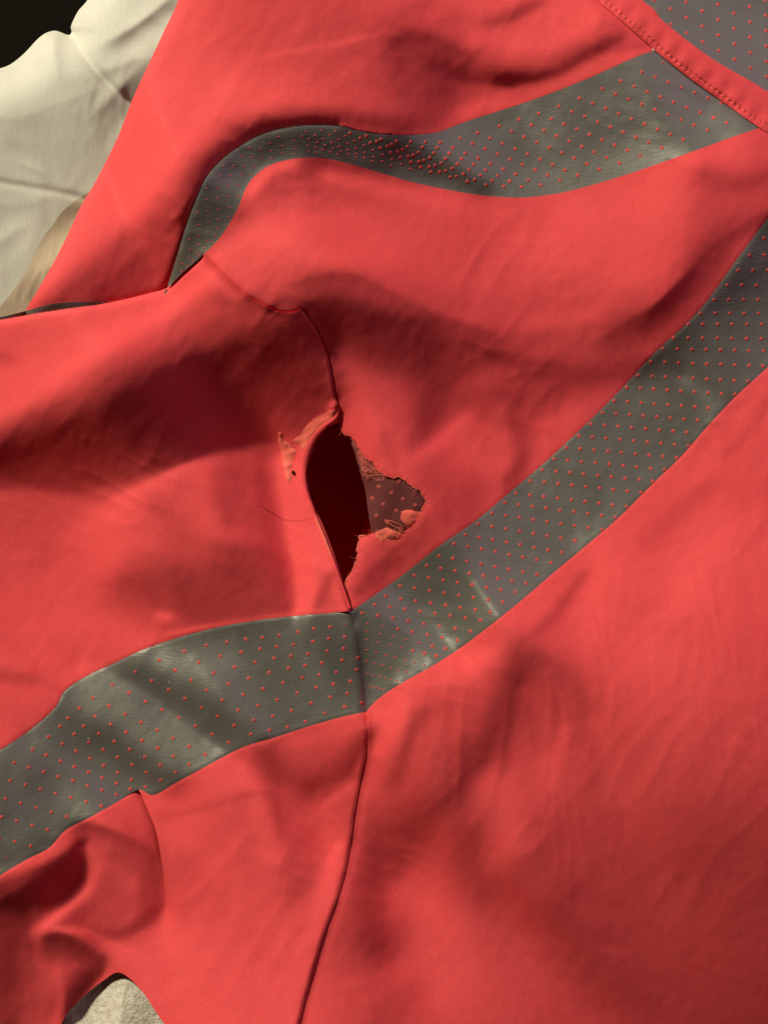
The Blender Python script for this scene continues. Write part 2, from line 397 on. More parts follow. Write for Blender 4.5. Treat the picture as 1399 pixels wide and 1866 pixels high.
def sheet(name, F, Z, mat, parent=None, skirt=3.0, stride=1):
    """one piece of cloth: the part of the grid where F > 0, cut exactly along its outline, its cut edge turned down"""
    F = F[::stride, ::stride]; Zs = Z[::stride, ::stride]; ux = UX[0, ::stride]; uy = UY[::stride, 0]
    F = np.where(np.abs(F) < 1e-3, 1e-3, F)
    ny, nx = F.shape
    P = F > 0
    full = P[:-1,:-1] & P[1:,:-1] & P[:-1,1:] & P[1:,1:]
    some = (P[:-1,:-1] | P[1:,:-1] | P[:-1,1:] | P[1:,1:]) & ~full
    idx = -np.ones(F.shape, int)
    used = np.zeros(F.shape, bool)
    jj, ii = np.nonzero(full)
    for a, b in ((0,0),(1,0),(0,1),(1,1)): used[jj+a, ii+b] = True
    sj, si = np.nonzero(some)
    for a, b in ((0,0),(1,0),(0,1),(1,1)): used[sj+a, si+b] |= P[sj+a, si+b]
    uj, ui = np.nonzero(used); idx[uj, ui] = np.arange(len(uj))
    X, Y, ZZ = world(ux[ui], uy[uj], Zs[uj, ui])
    verts = list(zip(X.tolist(), Y.tolist(), ZZ.tolist()))
    q = np.stack([idx[jj, ii], idx[jj+1, ii], idx[jj+1, ii+1], idx[jj, ii+1]], 1)
    faces = q.tolist(); cut = {}; skirts = []
    def cross(j, i, j2, i2):
        k = (j, i, j2, i2) if (j, i) < (j2, i2) else (j2, i2, j, i)
        if k not in cut:
            a, b, c, d = k; t = F[a, b]/(F[a, b]-F[c, d])
            u = ux[b]+(ux[d]-ux[b])*t; v = uy[a]+(uy[c]-uy[a])*t; z = Zs[a, b]+(Zs[c, d]-Zs[a, b])*t
            cut[k] = len(verts); verts.append(world(u, v, z)); cutz.append((cut[k], u, v, z))
        return cut[k]
    cutz = []
    for j, i in zip(sj.tolist(), si.tolist()):
        ring = [(j,i),(j+1,i),(j+1,i+1),(j,i+1)]; f = []; cr = []
        for n in range(4):
            a, b = ring[n], ring[(n+1) % 4]
            if P[a]: f.append(int(idx[a]))
            if P[a] != P[b]:
                c = cross(*a, *b); f.append(c); cr.append((len(f)-1))
        if len(f) >= 3: faces.append(f)
        if len(cr) == 2 and skirt:
            p, r = f[cr[0]], f[cr[1]]
            if (cr[0]+1) % len(f) == cr[1]: skirts.append((r, p))
            else: skirts.append((p, r))
    if skirt and cutz:
        zz = {c: (u, v, z) for c, u, v, z in cutz}; top = {}; low = {}
        for c, (u, v, z) in zz.items():
            top[c] = len(verts); verts.append(world(u, v, z)); low[c] = len(verts); verts.append(world(u, v, z-skirt))
        for p, r in skirts: faces.append([top[p], top[r], low[r], low[p]])
    return link(name, verts, faces, mat, parent)
# ---------------------------------------------------------------- materials
def mat(name): 
    m = bpy.data.materials.new(name); m.use_nodes = True
    nt = m.node_tree; b = nt.nodes['Principled BSDF']; return m, nt, b
def N(nt, typ, **kw):
    n = nt.nodes.new(typ)
    for k, v in kw.items():
        if k in n.inputs: n.inputs[k].default_value = v
        else: setattr(n, k, v)
    return n
def coords(nt, scale=(1,1,1), rot=(0,0,0)):
    tc = nt.nodes.new('ShaderNodeTexCoord'); mp = nt.nodes.new('ShaderNodeMapping')
    mp.inputs['Scale'].default_value = scale; mp.inputs['Rotation'].default_value = rot
    nt.links.new(tc.outputs['Object'], mp.inputs['Vector']); return mp.outputs['Vector']
def noise(nt, vec, scale, detail=3, rough=.55, dist=0):
    n = N(nt, 'ShaderNodeTexNoise'); n.inputs['Scale'].default_value = scale; n.inputs['Detail'].default_value = detail
    n.inputs['Roughness'].default_value = rough; n.inputs['Distortion'].default_value = dist
    nt.links.new(vec, n.inputs['Vector']); return n.outputs['Fac']
def ramp(nt, fac, a, b, c0, c1):
    r = nt.nodes.new('ShaderNodeValToRGB'); r.color_ramp.elements[0].position = a; r.color_ramp.elements[1].position = b
    r.color_ramp.elements[0].color = (*c0, 1); r.color_ramp.elements[1].color = (*c1, 1)
    nt.links.new(fac, r.inputs[0]); return r.outputs[0]
def bump(nt, b, hts):
    """chain of (height socket, strength, distance)"""
    prev = None
    for h, st, dist in hts:
        n = nt.nodes.new('ShaderNodeBump'); n.inputs['Strength'].default_value = st; n.inputs['Distance'].default_value = dist
        nt.links.new(h, n.inputs['Height'])
        if prev: nt.links.new(prev, n.inputs['Normal'])
        prev = n.outputs['Normal']
    nt.links.new(prev, b.inputs['Normal'])
def cloth(name, c0, c1, rough=.6, spec=.22, sheen=.10, weave=.25, wr=.25):
    m, nt, b = mat(name)
    v = coords(nt)
    mx = N(nt, 'ShaderNodeMix', data_type='RGBA', blend_type='MULTIPLY'); mx.inputs[0].default_value = 1
    nt.links.new(ramp(nt, noise(nt, v, 28, 4), .3, .7, c0, c1), mx.inputs[6])
    nt.links.new(ramp(nt, noise(nt, v, 1500, 3, .8), .25, .75, (.80,.74,.74), (1.0,1.0,1.0)), mx.inputs[7])   # yarn to yarn differences
    nt.links.new(mx.outputs[2], b.inputs['Base Color'])
    b.inputs['Roughness'].default_value = rough; b.inputs['Specular IOR Level'].default_value = spec
    b.inputs['Sheen Weight'].default_value = sheen; b.inputs['Sheen Roughness'].default_value = .4
    b.inputs['Sheen Tint'].default_value = (1, .6, .55, 1)
    wv = coords(nt, (1, .28, 1), (0, 0, -.25))
    bump(nt, b, [(noise(nt, v, 2600, 2, .6), weave, .00006), (noise(nt, v, 700, 3, .6), weave*.6, .00008), (noise(nt, wv, 75, 3, .5, .6), wr, .0012)])
    return m
CORAL = cloth('coral_fabric', (.84,.084,.098), (.89,.098,.114), rough=.66, spec=.09, sheen=0, weave=.55, wr=.12)
EDGE = cloth('coral_fabric_frayed', (.84,.12,.10), (.88,.19,.155), rough=.7, spec=.1, wr=.5)
INSIDE = cloth('coral_fabric_inside', (.88,.022,.018), (.92,.028,.022), rough=.8, spec=.05, sheen=0)
QUILT = cloth('white_cotton', (.60,.60,.56), (.70,.70,.67), rough=.8, spec=.15, sheen=.1, weave=.35, wr=.3)
TRIM = cloth('sheer_beige_trim', (.55,.45,.34), (.66,.56,.44), rough=.75, spec=.1, wr=.6)
def blanket_mat():
    m, nt, b = mat('terry_blanket'); v = coords(nt)
    nt.links.new(ramp(nt, noise(nt, v, 420, 4, .7), .35, .65, (.60,.52,.45), (.90,.84,.76)), b.inputs['Base Color'])
    b.inputs['Roughness'].default_value = .95
    bump(nt, b, [(noise(nt, v, 700, 4, .7), 1.0, .0005)]); return m
BLANKET = blanket_mat()
def film(name, base, light, rough=.42, metal=.35):
    m, nt, b = mat(name)
    v = coords(nt); st = coords(nt, (1, 3.6, 1), (0, 0, .55))
    n1 = noise(nt, st, 420, 5, .72); n2 = noise(nt, v, 45, 3, .6, .8)
    mul = N(nt, 'ShaderNodeMath', operation='MULTIPLY'); nt.links.new(n1, mul.inputs[0]); nt.links.new(n2, mul.inputs[1])
    nt.links.new(ramp(nt, mul.outputs[0], .22, .50, base, light), b.inputs['Base Color'])
    rr = ramp(nt, n2, .35, .65, (rough-.08,)*3, (rough+.12,)*3); nt.links.new(rr, b.inputs['Roughness'])
    b.inputs['Metallic'].default_value = metal; b.inputs['Specular IOR Level'].default_value = 1.0
    bump(nt, b, [(n1, .55, .00022), (noise(nt, v, 90, 2, .5), .03, .0008)]); return m
FILM = film('reflective_grey_film', (.155,.149,.143), (.180,.174,.167), rough=.43, metal=.22)
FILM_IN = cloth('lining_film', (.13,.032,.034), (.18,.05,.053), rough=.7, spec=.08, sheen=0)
def flat(name, col, rough=.9, em=None):
    m, nt, b = mat(name); v = coords(nt)
    nt.links.new(ramp(nt, noise(nt, v, 60, 3), .3, .7, tuple(c*.85 for c in col), col), b.inputs['Base Color'])
    b.inputs['Roughness'].default_value = rough; b.inputs['Specular IOR Level'].default_value = .1; return m
THREAD = flat('coral_thread', (.88,.20,.16), .7); HAIR = flat('dark_hair', (.12,.03,.02), .4)
DOT = flat('coral_dot', (.64,.095,.090), .8); DOT_IN = flat('coral_dot_inside', (.40,.075,.070), .8)
FLOOR = flat('dark_brown_floor', (.006,.004,.003)); SPECK = flat('pale_speck', (.75,.74,.68), .6); LINT = flat('black_lint', (.015,.01,.01))
# ---------------------------------------------------------------- shaping the layers
g = lambda d, w_: np.exp(-(d/w_)**2)
def band_noise(lx_, ly_, ang, seed):
    """smooth noise stretched along a direction, from filtered white noise"""
    r = np.random.default_rng(seed).standard_normal((NY, NX))
    kx = np.fft.fftfreq(NX, GS)[None, :]; ky = np.fft.fftfreq(NY, GS)[:, None]
    a = kx*math.cos(ang)+ky*math.sin(ang); b = -kx*math.sin(ang)+ky*math.cos(ang)
    f = np.real(np.fft.ifft2(np.fft.fft2(r)*np.exp(-((a*lx_)**2+(b*ly_)**2)*3)))
    return f/f.std()
def blob(x, y, rx, ry): return np.exp(-((UX-x)/rx)**2-((UY-y)/ry)**2)
def creases(lx_, ly_, ang, seed):
    n = band_noise(lx_, ly_, ang, seed); m = band_noise(200, 200, 0, seed+50)
    return -np.sqrt(n*n+.02)*np.clip(m+.4, 0, 1.5)
m_lr = np.clip(blob(1080, 1300, 420, 420)+blob(1150, 1000, 250, 220), 0, 1)
CR = .55*creases(30, 170, .06, 1)*m_lr + .40*creases(20, 90, -.14, 2)*m_lr + .8*creases(30, 120, .68, 8)*blob(1230, 930, 200, 200)
m_mid = np.clip(blob(800, 430, 260, 120)+blob(780, 800, 160, 120), 0, 1)
CR += .22*creases(40, 120, 1.25, 3)*m_mid + .18*creases(26, 90, .4, 4)*m_mid
CR += .45*creases(44, 130, .6, 5)+.35*creases(26, 70, 2.0, 6)
H = H0+CR+.10*band_noise(14, 20, .4, 21)
H += .45*band_noise(16, 26, .3, 22)*np.exp(-near(seam_low, 60)/16)+.35*band_noise(14, 24, 1.4, 23)*np.exp(-np.minimum(near(band2_bot, 60), near(band3_bot, 60))/14)
H += .5*band_noise(16, 30, .9, 24)*np.exp(-near(seam_mid, 60)/16)
for ln, dep, wd in ((seam_mid, 1.2, 2.6), ([q for q in seam_mid if q[0] > 550], 3.0, 2.4), (seam_low, .8, 3.2), (seam_low[26:], 1.0, 3.0), (band2_top, .7, 2.5), (band2_bot, .7, 2.5), (band3_top, .9, 2.5), (band3_bot, .9, 2.5), (bind_in, 3.0, 7.0)):
    H -= dep*g(near(ln, 20), wd)
d_b1 = near(band1_top[:66], 60); d_sl = near(sleeve_top, 60); d_e = near(edge_left, 60); d_fold = near(fold_line, 60)
und1 = np.where(poly_sdf(band1_top+[(1300,400),(400,500)]) > 0, 0, d_b1); und2 = np.where(poly_sdf(sleeve_top+[(1000,465),(1000,1500),(-200,1500)]) > 0, 0, d_sl)
H_up = H-(.6+5.4*np.clip((760-UX)/120, 0, 1))*np.exp(-und1/9)-11*np.exp(-und2/16)-10*np.exp(-d_e/10)     # back of the jacket, tucked under the sleeve and the raised fold
H_band1 = H-2*np.exp(-d_b1/4)
H_sleeve = H-8*np.exp(-d_sl/5)
H_left = H-12*np.clip((1690-UY)/160, .12, 1)*np.exp(-np.where(poly_sdf(fold_line+[(900,2080),(900,1436)]) > 0, 0, d_fold)/10)                                         # the crumpled end, pushed under the fold
below_edge = L((112,1866),(122,1848),(140,1828),(165,1805),(190,1786),(215,1772),(240,1786),(265,1814),(285,1845),(300,1866))
d_tearL = near(tear_left, 60)
H_sleeve = H_sleeve+3.0*np.exp(-near(seam_mid, 40)/5)+5*g(d_tearL-10, 9)-3*np.exp(-d_tearL/3)
d_tearR = near(tear_right, 60)
H_mid = H-2.5*np.exp(-d_tearR/6)
# ---------------------------------------------------------------- the jacket
def empty(name, label, cat, loc=(0,0,0)):
    o = bpy.data.objects.new(name, None); C.objects.link(o); o.location = loc; o['label'] = label; o['category'] = cat; return o
jacket = empty('running_jacket', 'coral pink running jacket with grey perforated reflective bands and a torn hole at the seam', 'jacket')
BIG = 3000
up = poly_sdf([(345,-300)]+edge_left[4:]+[(-300,690),(300,640),(430,470),(560,300),(700,275),(900,240),(1195,130)]+[p for p in R(bind_in) if p[0] < 1192]+[(960,-300)])
p = sheet('back_panel', up, H_up, CORAL, jacket); p['label'] = 'smooth coral upper panel behind the raised fold'
b1 = poly_sdf(band1_top+[p_ for p_ in bind_in if 1192 <= p_[0] < 1385]+R(band1_bot))
B1 = sheet('reflective_band', b1, H_band1, FILM, jacket, skirt=1.5); B1['label'] = 'upper grey perforated band curving over the raised fold'
mid = poly_sdf([(370,464)]+band1_bot[18:]+[p_ for p_ in bind_in if p_[0] > 1385]+[(1640,120)]+band2_top+R(tear_left)+R(seam_mid))
hole = poly_sdf(tear_left+tear_right[1:])
M_ = sheet('side_panel', np.minimum(mid, -hole), H_mid, CORAL, jacket); M_['label'] = 'coral panel with the ragged hole in its edge'
slv = poly_sdf(sleeve_top+seam_mid+tear_left+band3_top[1:]+[(-300,1500)])
SL = sheet('sleeve_panel', slv, H_sleeve, CORAL, jacket); SL['label'] = 'coral panel with a deep shaded fold left of the tear'
st = poly_sdf(strip_top+[(260,560),(150,590),(-300,640)])
sheet('reflective_band', st, H_up+3, FILM, jacket)['label'] = 'thin sliver of grey band under the left edge'
b2 = poly_sdf(band2_top+seam_low[:25]+R(band2_bot)+[(1640,440)])
B2 = sheet('reflective_band', b2, H, FILM, jacket); B2['label'] = 'long grey perforated band running up to the right'
b3 = poly_sdf(band3_top+R(band3_bot)+R(seam_low[:24]))
B3 = sheet('reflective_band', b3, H-.3, FILM, jacket); B3['label'] = 'wide grey perforated band with a bright crease at the left'
i13 = min(range(len(band3_bot)), key=lambda k: abs(band3_bot[k][0]-252)+abs(band3_bot[k][1]-1439))
low_start = min(range(len(seam_low)), key=lambda k: abs(seam_low[k][1]-1297))
ll = poly_sdf(band3_bot[:i13+1]+fold_line[1:]+[(500,2080)]+R(seam_low[low_start:]))
sheet('front_panel', ll, H+2.6*np.exp(-near(seam_low[low_start+5:], 40)/5), CORAL, jacket)['label'] = 'bright coral panel below the left band'
cr = poly_sdf(band3_bot[i13:]+[(-300,2080),(100,2080),(105,1900)]+below_edge+[(312,2080),(330,2080),(340,1700),(320,1560),(275,1450)])
sheet('sleeve_end', cr, H_left, CORAL, jacket)['label'] = 'crumpled coral end with curling folds'
lr = poly_sdf(R(band2_bot)+[(1640,440),(1700,2100),(500,2080)]+R(seam_low[low_start:]))
H_lr = H+2.0*np.exp(-near(seam_low[low_start:low_start+10], 40)/12)
sheet('front_panel', lr, H_lr, CORAL, jacket)['label'] = 'large coral panel below the right band'
tr = poly_sdf([(1080,-90)]+bind_in[6:]+[(1640,-300),(1100,-300)])
B4 = sheet('reflective_band', tr, H-4, FILM, jacket); B4['label'] = 'grey perforated band beyond the stitched binding'
# stitched binding
bd = poly_sdf(bind_in+R(bind_out))
d_in, d_out = near(bind_in, 40), near(bind_out, 40)
pucker = .6*np.sin(((UX-1087)*.79+(UY)*.61)*2*math.pi/11)*g(d_in-9, 5)+.9*np.sin(((UX-1087)*.79+(UY)*.61)*2*math.pi/37)*g(d_in-20, 16)
H_bd = H+4.5-2.2*g(d_in-9, 3)+pucker-2*np.exp(-d_in/3)-3*np.exp(-d_out/4)
BD = sheet('hem_binding', bd, H_bd, CORAL, jacket, skirt=6)
# ---------------------------------------------------------------- threads, stitches, ribbons
def tube(name, pts, r, m, parent, sides=5, taper=True):
    P = [np.array(world(*q)) for q in pts]; V = []; Fc = []
    for k, q in enumerate(P):
        t = P[min(k+1, len(P)-1)]-P[max(k-1, 0)]; t /= np.linalg.norm(t)+1e-12
        a = np.cross(t, (0, 0, 1.)); a /= np.linalg.norm(a)+1e-12; b = np.cross(t, a)
        rr = r*S*(1-.75*k/(len(P)-1) if taper else 1)
        for s_ in range(sides):
            an = 2*math.pi*s_/sides; V.append(tuple(q+rr*(math.cos(an)*a+math.sin(an)*b)))
    for k in range(len(P)-1):
        for s_ in range(sides):
            n = (s_+1) % sides; Fc.append((k*sides+s_, k*sides+n, (k+1)*sides+n, (k+1)*sides+s_))
    Fc.append(tuple(range(sides))[::-1]); Fc.append(tuple(range((len(P)-1)*sides, len(P)*sides)))
    if isinstance(parent, list): parent.append((V, Fc)); return
    return link(name, V, Fc, m, parent)
def merged(name, parts, m, parent):
    V = []; Fc = []
    for v, f in parts:
        o = len(V); V += v; Fc += [tuple(i+o for i in q) for q in f]
    return link(name, V, Fc, m, parent)
acc = 0; prev = None
path = []
dense = smooth_line([(x, y) for x, y in bind_in if -60 < y < 300], 10)
for k in range(1, len(dense)):
    (ax, ay), (bx, by) = dense[k-1], dense[k]; l = math.hypot(bx-ax, by-ay); acc += l
    if acc > 11.5:
        acc = 0; tx, ty = (bx-ax)/l, (by-ay)/l; nx_, ny_ = ty, -tx
        if ny_ > 0: nx_, ny_ = -nx_, -ny_
        path.append((bx+nx_*9, by+ny_*9, tx, ty))
proto = None
for (u, v, tx, ty) in path:
    z = sample(H_bd, u, v)
    wx, wy, wz = world(u, v, z+.25)
    ang = math.atan2(-ty, tx)+.25
    if proto is None:
        V = []; Fc = []
        for a in range(5):
            x = -3.4+6.8*a/4; r = (.35, .95, 1.15, .95, .35)[a]
            for s_ in range(6): V.append((x*S, math.cos(s_*math.pi/3)*r*S, (math.sin(s_*math.pi/3)*r-(abs(x)/3.4)**2*.9)*S))
        for a in range(4):
            for s_ in range(6): n = (s_+1) % 6; Fc.append((a*6+s_, a*6+n, a*6+6+n, a*6+6+s_))
        Fc.append(tuple(range(6))[::-1]); Fc.append(tuple(range(24, 30)))
        proto = link('stitch', V, Fc, THREAD, BD); o = proto
    else:
        o = proto.copy(); C.objects.link(o); o.parent = BD
    o.location = (wx, wy, wz); o.rotation_euler = (0, 0, ang)
# ---------------------------------------------------------------- perforation dots
def cat(A, t):
    """Catmull-Rom through rows (s, P, Q)"""
    ss = [a[0] for a in A]; k = max(0, min(len(A)-2, sum(1 for x in ss if x <= t)-1))
    f = (t-ss[k])/(ss[k+1]-ss[k]); p = [np.array(A[min(max(k+d, 0), len(A)-1)][1]+A[min(max(k+d, 0), len(A)-1)][2], float) for d in (-1, 0, 1, 2)]
    return .5*((2*p[1])+(p[2]-p[0])*f+(2*p[0]-5*p[1]+4*p[2]-p[3])*f*f+(3*p[1]-p[0]-3*p[2]+p[3])*f**3)
def dots(band, F, Z, centres, m_dot, rad=3.3, lift=.0, margin=3.0):
    V = []; Fc = []; mi = []; n = 10
    for (u, v, sx, sy) in centres:
        if not (-140 < u < 1540 and -140 < v < 2000): continue
        if sample(F, u, v) < margin: continue
        z = sample(Z, u, v); gx = (sample(Z, u+3, v)-sample(Z, u-3, v))/6; gy = (sample(Z, u, v+3)-sample(Z, u, v-3))/6
        r0 = rad*random.uniform(.93, 1.05); o = len(V)
        def put(r, a, dz):
            du, dv = math.cos(a)*r*sx, math.sin(a)*r*sy
            V.append(world(u+du, v+dv, z+gx*du+gy*dv+dz+lift))
        put(0, 0, .12)
        for r, dz in ((.94, .16), (1.0, -.05)):
            for k in range(n): put(r0*r, 2*math.pi*k/n, dz)
        for k in range(n):
            q = (k+1) % n
            Fc.append((o, o+1+q, o+1+k)); mi.append(0)
            Fc.append((o+1+k, o+1+q, o+1+n+q, o+1+n+k)); mi.append(0)
    if not V: return
    o = link('perforation', V, Fc, m_dot, band); o.data.materials.append(band.data.materials[0])
    o.data.polygons.foreach_set('material_index', mi); o['kind'] = 'stuff'; return o
def lattice(A, nd, ext=(0, 0)):
    out = []
    for s_ in range(int(A[0][0]), int(A[-1][0])+1):
        r = cat(A, s_)
        dx, dy = (r[2]-r[0])/(nd-1), (r[3]-r[1])/(nd-1); sp = math.hypot(dx, dy)
        r2 = cat(A, min(s_+.5, A[-1][0])); r1 = cat(A, max(s_-.5, A[0][0]))
        for k in range(-ext[0], nd+ext[1]):
            f = k/(nd-1); row = np.hypot(*((r2-r1)[:2]*(1-f)+(r2-r1)[2:]*f))
            sq = min(1, sp/24); sr = min(1, row/25)
            sx, sy = (1, 1) if min(sq, sr) > .8 else (.70, max(.36, min(sq, sr)*.75))
            out.append((r[0]+dx*k+random.uniform(-.25, .25), r[1]+dy*k+random.uniform(-.25, .25), sx, sy))
    return out
A1 = [(-1,(1207,114),(1399,190)),(0,(1169,131),(1361,207)),(1,(1131,148),(1323,224)),(4,(1018,194),(1205,269)),(6,(945,218),(1128,297)),(9,(838,252),(1020,329)),(10,(802,260),(985,337)),(11,(775,259),(950,341)),(13,(722,258),(885,337)),(14,(694,254),(851,331)),(16,(638,243),(785,314)),(18,(586,238),(712,302)),(20,(535,243),(650,287)),(21,(508,249),(615,281)),(22,(480,259),(575,278)),(23,(454,270),(535,281)),(24,(430,285),(505,289)),(25,(408,302),(482,303)),(27,(378,343),(453,335)),(29,(360,388),(438,375)),(31,(345,436),(414,410)),(33,(332,480),(385,442)),(35,(320,515),(352,480)),(36,(313,532),(332,500))]
B1d = [q for q in lattice(A1, 9)]
B1d = [q for k, q in enumerate(B1d) if q[0] > 600 or (k//9+k % 9) % 2 == 0 or q[0] > 560]
dots(B1, b1, H_band1, B1d, DOT, 3.6)
A2 = [(-6,(1440,410),(1630,410)),(-4,(1392,465),(1581,463)),(-2,(1351,520),(1538,520)),(0,(1302,571),(1488,571)),(2,(1253,616),(1439,618)),(6,(1166,708),(1338,719)),(9,(1101,775),(1275,790)),(12,(1034,839),(1210,856)),(15,(965,902),(1141,923)),(20,(852,996),(1028,1030)),(23,(781,1053),(965,1083)),(26,(710,1106),(902,1134)),(27,(688,1122),(885,1155)),(28,(670,1136),(860,1172)),(29,(668,1150),(835,1187)),(30,(668,1166),(815,1200)),(31,(668,1185),(790,1216)),(32,(668,1205),(770,1232)),(33,(670,1228),(745,1246)),(34,(672,1250),(720,1262))]
dots(B2, b2, H, lattice(A2, 8, (1, 1)), DOT, 3.6)
A3 = [(0,(628,1138),(818,1265)),(1,(601,1143),(790,1268)),(2,(572,1146),(760,1270)),(3,(543,1152),(730,1272)),(4,(509,1158),(690,1275)),(6,(448,1165),(628,1288)),(7,(414,1170),(592,1300)),(8,(376,1176),(557,1315)),(9,(336,1187),(524,1325)),(10,(291,1203),(491,1331)),(11,(247,1225),(457,1338)),(12,(205,1248),(417,1353)),(13,(170,1272),(374,1375)),(14,(145,1291),(345,1393)),(15,(125,1309),(320,1408)),(16,(110,1324),(293,1422)),(17,(89,1343),(265,1434)),(18,(60,1366),(238,1438)),(19,(27,1390),(213,1448)),(20,(-8,1415),(185,1469)),(21,(-45,1440),(150,1496)),(22,(-80,1465),(115,1520)),(23,(-115,1495),(85,1550)),(24,(-130,1530),(70,1578))]
dots(B3, b3, H-.3, lattice(A3, 8, (0, 2)), DOT, 3.6)
D4 = [(1250+28.6*a+.5*b, 32+(-12)*a+28*b, 1, 1) for a in range(-3, 14) for b in range(-6, 12) if not (a < 1 and b > 0 and a+b < 1)]
dots(B4, np.minimum(tr, np.where(bd > 0, -5, 40)), H-4, D4, DOT, 3.6)
# ---------------------------------------------------------------- inside the hole
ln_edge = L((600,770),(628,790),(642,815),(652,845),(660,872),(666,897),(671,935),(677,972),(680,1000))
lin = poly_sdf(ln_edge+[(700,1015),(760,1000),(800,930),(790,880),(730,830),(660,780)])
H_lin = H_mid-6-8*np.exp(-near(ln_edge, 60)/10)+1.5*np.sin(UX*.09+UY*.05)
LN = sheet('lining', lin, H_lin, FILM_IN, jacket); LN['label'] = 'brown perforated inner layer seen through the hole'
D5 = [(480+x/4, 720+y/4, 1, 1) for x, y in ((730,490),(760,612),(840,668),(985,628),(933,714),(1017,759),(1105,803),(792,752),(872,798),(968,845),(823,880),(907,930),(1000,970),(800,540),(905,570),(700,420),(870,1000),(1080,900))]
dots(LN, lin, H_lin, D5, DOT_IN, 4.2, .2)
cav = poly_sdf([(520,740),(680,740),(930,830),(900,1060),(640,1140),(540,1000)])
H_cav = np.full_like(H, sample(H, 600, 900)-118.)+14*np.sin(UX*.045+UY*.01)
sheet('inner_layer', cav, H_cav, INSIDE, jacket)['label'] = 'dark red inside of the jacket deep in the hole'
# walls that close the pocket behind the hole (the inside of both layers)
V = []; Fc = []; ring = [(520,740),(600,728),(680,740),(800,760),(930,830),(960,960),(900,1060),(740,1130),(640,1140),(560,1080),(540,1000),(520,860)]
for u, v in ring: V.append(world(u, v, sample(H, u, v)-20)); V.append(world(u, v, sample(H_cav, u, v)-2))
for k in range(len(ring)): n = (k+1) % len(ring); Fc.append((2*k, 2*n, 2*n+1, 2*k+1))
link('inner_layer', V, Fc, INSIDE, jacket)['label'] = 'shaded inner sides around the hole'
# rolled seam allowance left of the tear
def ribbon(name, pts, Z, m, hump=.5, lift=1.0, label=None):
    """pts: (u, v, half width); an arched strip of cloth"""
    Q = smooth_line([p[:2] for p in pts], 6); Wd = smooth_line([(p[2], 0) for p in pts], 6); V = []; Fc = []; n = 7
    for k, (u, v) in enumerate(Q):
        a = Q[max(k-1, 0)]; b = Q[min(k+1, len(Q)-1)]; tx, ty = b[0]-a[0], b[1]-a[1]; l = math.hypot(tx, ty); tx /= l; ty /= l
        w_ = max(.4, Wd[k][0]); z0 = max(sample(Z, u, v), sample(Z, u-ty*w_, v+tx*w_), sample(Z, u+ty*w_, v-tx*w_))
        rough = random.uniform(-.6, .6)
        for c in range(n):
            f = -1+2*c/(n-1); V.append(world(u-ty*w_*f+rough*(abs(f) > .9), v+tx*w_*f, z0+lift+w_*hump*(1-f*f)-(abs(f) > .9)*3+random.uniform(-.25, .25)))
    for k in range(len(Q)-1):
        for c in range(n-1): Fc.append((k*n+c, k*n+c+1, (k+1)*n+c+1, (k+1)*n+c))
    o = link(name, V, Fc, m, jacket)
    if label: o['label'] = label
    return o
ribbon('seam_allowance', [(618,744,2),(610,762,4),(592,775,6),(575,793,7.5),(563,815,8),(555,842,8),(552,868,7),(556,895,6),(566,925,6),(580,958,5),(596,996,4),(610,1032,3.5),(624,1070,3),(638,1108,2)], H_sleeve, CORAL, .35, .6, 'rolled seam edge along the left side of the tear')
ribbon('seam_allowance', [(573,935,1.5),(578,952,3.5),(588,975,4),(598,1000,3),(606,1022,1.5)], H_sleeve, EDGE, .5, 1.5, 'small pale roll of frayed edge')
def patch(name, poly, Z, lift, dome, m, amp, label, soft=5.):
    F = poly_sdf(jag(poly+[poly[0]], .9, 4.)[:-1])
    Zp = Z+lift+dome*(1-np.exp(-np.maximum(F, 0)/soft))+amp*band_noise(9, 22, 1.0, len(label))
    o = sheet(name, F, Zp, m, jacket, skirt=1.5); o['label'] = label; return o
patch('frayed_tuft', [(508,786),(514,790),(519,804),(531,808),(538,822),(534,838),(530,852),(531,872),(526,884),(520,866),(515,845),(513,824),(506,805)], H_sleeve, .3, 3.6, EDGE, .55, 'pale frayed tuft standing left of the tear')
patch('frayed_strip', [(617,744),(600,748),(585,754),(560,773),(540,796),(534,803),(541,812),(556,822),(566,808),(578,793),(592,779),(612,765),(619,750)], H_sleeve, .2, 2.2, EDGE, .6, 'lumpy frayed strip at the top of the tear')
patch('torn_flap', [(731,931),(745,929),(768,934),(762,951),(749,962),(738,956),(729,946)], H_mid, -4, 3.5, EDGE, .5, 'small pale triangular shred inside the hole')
patch('torn_flap', [(678,975),(690,966),(706,961),(718,967),(735,973),(728,984),(710,990),(690,990),(676,984)], H_mid, -2.5, 3.2, EDGE, .7, 'curled orange shred at the lower edge of the hole')
def frayed_rim(pts, w0, label):
    Q = [(u+random.uniform(-.5, .5), v+random.uniform(-.5, .5), w0*random.uniform(.4, 1.3)) for u, v in pts[::2]]
    ribbon('torn_edge', Q, H_mid, EDGE, .45, -.6, label)
k1 = [k for k, q in enumerate(tear_right) if q[1] > 972 and q[0] < 672]
frayed_rim([tear_right[k] for k in k1][4:], 1.7, 'crumbled orange rim along the lower right edge of the hole')
k2 = [k for k, q in enumerate(tear_right) if 860 < q[1] < 945 and q[0] > 715]
frayed_rim([tear_right[k] for k in k2], 1.5, 'pale crumbled rim at the right end of the hole')
def strand(cx, cy, ang, ln, Z, r=.35, curl=1.0, up=2.0):
    pts = []; a = ang; u, v = cx, cy; z0 = sample(Z, cx, cy)
    for k in range(7):
        pts.append((u, v, z0+up*math.sin(k/6*2.2)))
        a += random.uniform(-.35, .35)*curl; u += math.cos(a)*ln/6; v += math.sin(a)*ln/6
    return pts
fr = []
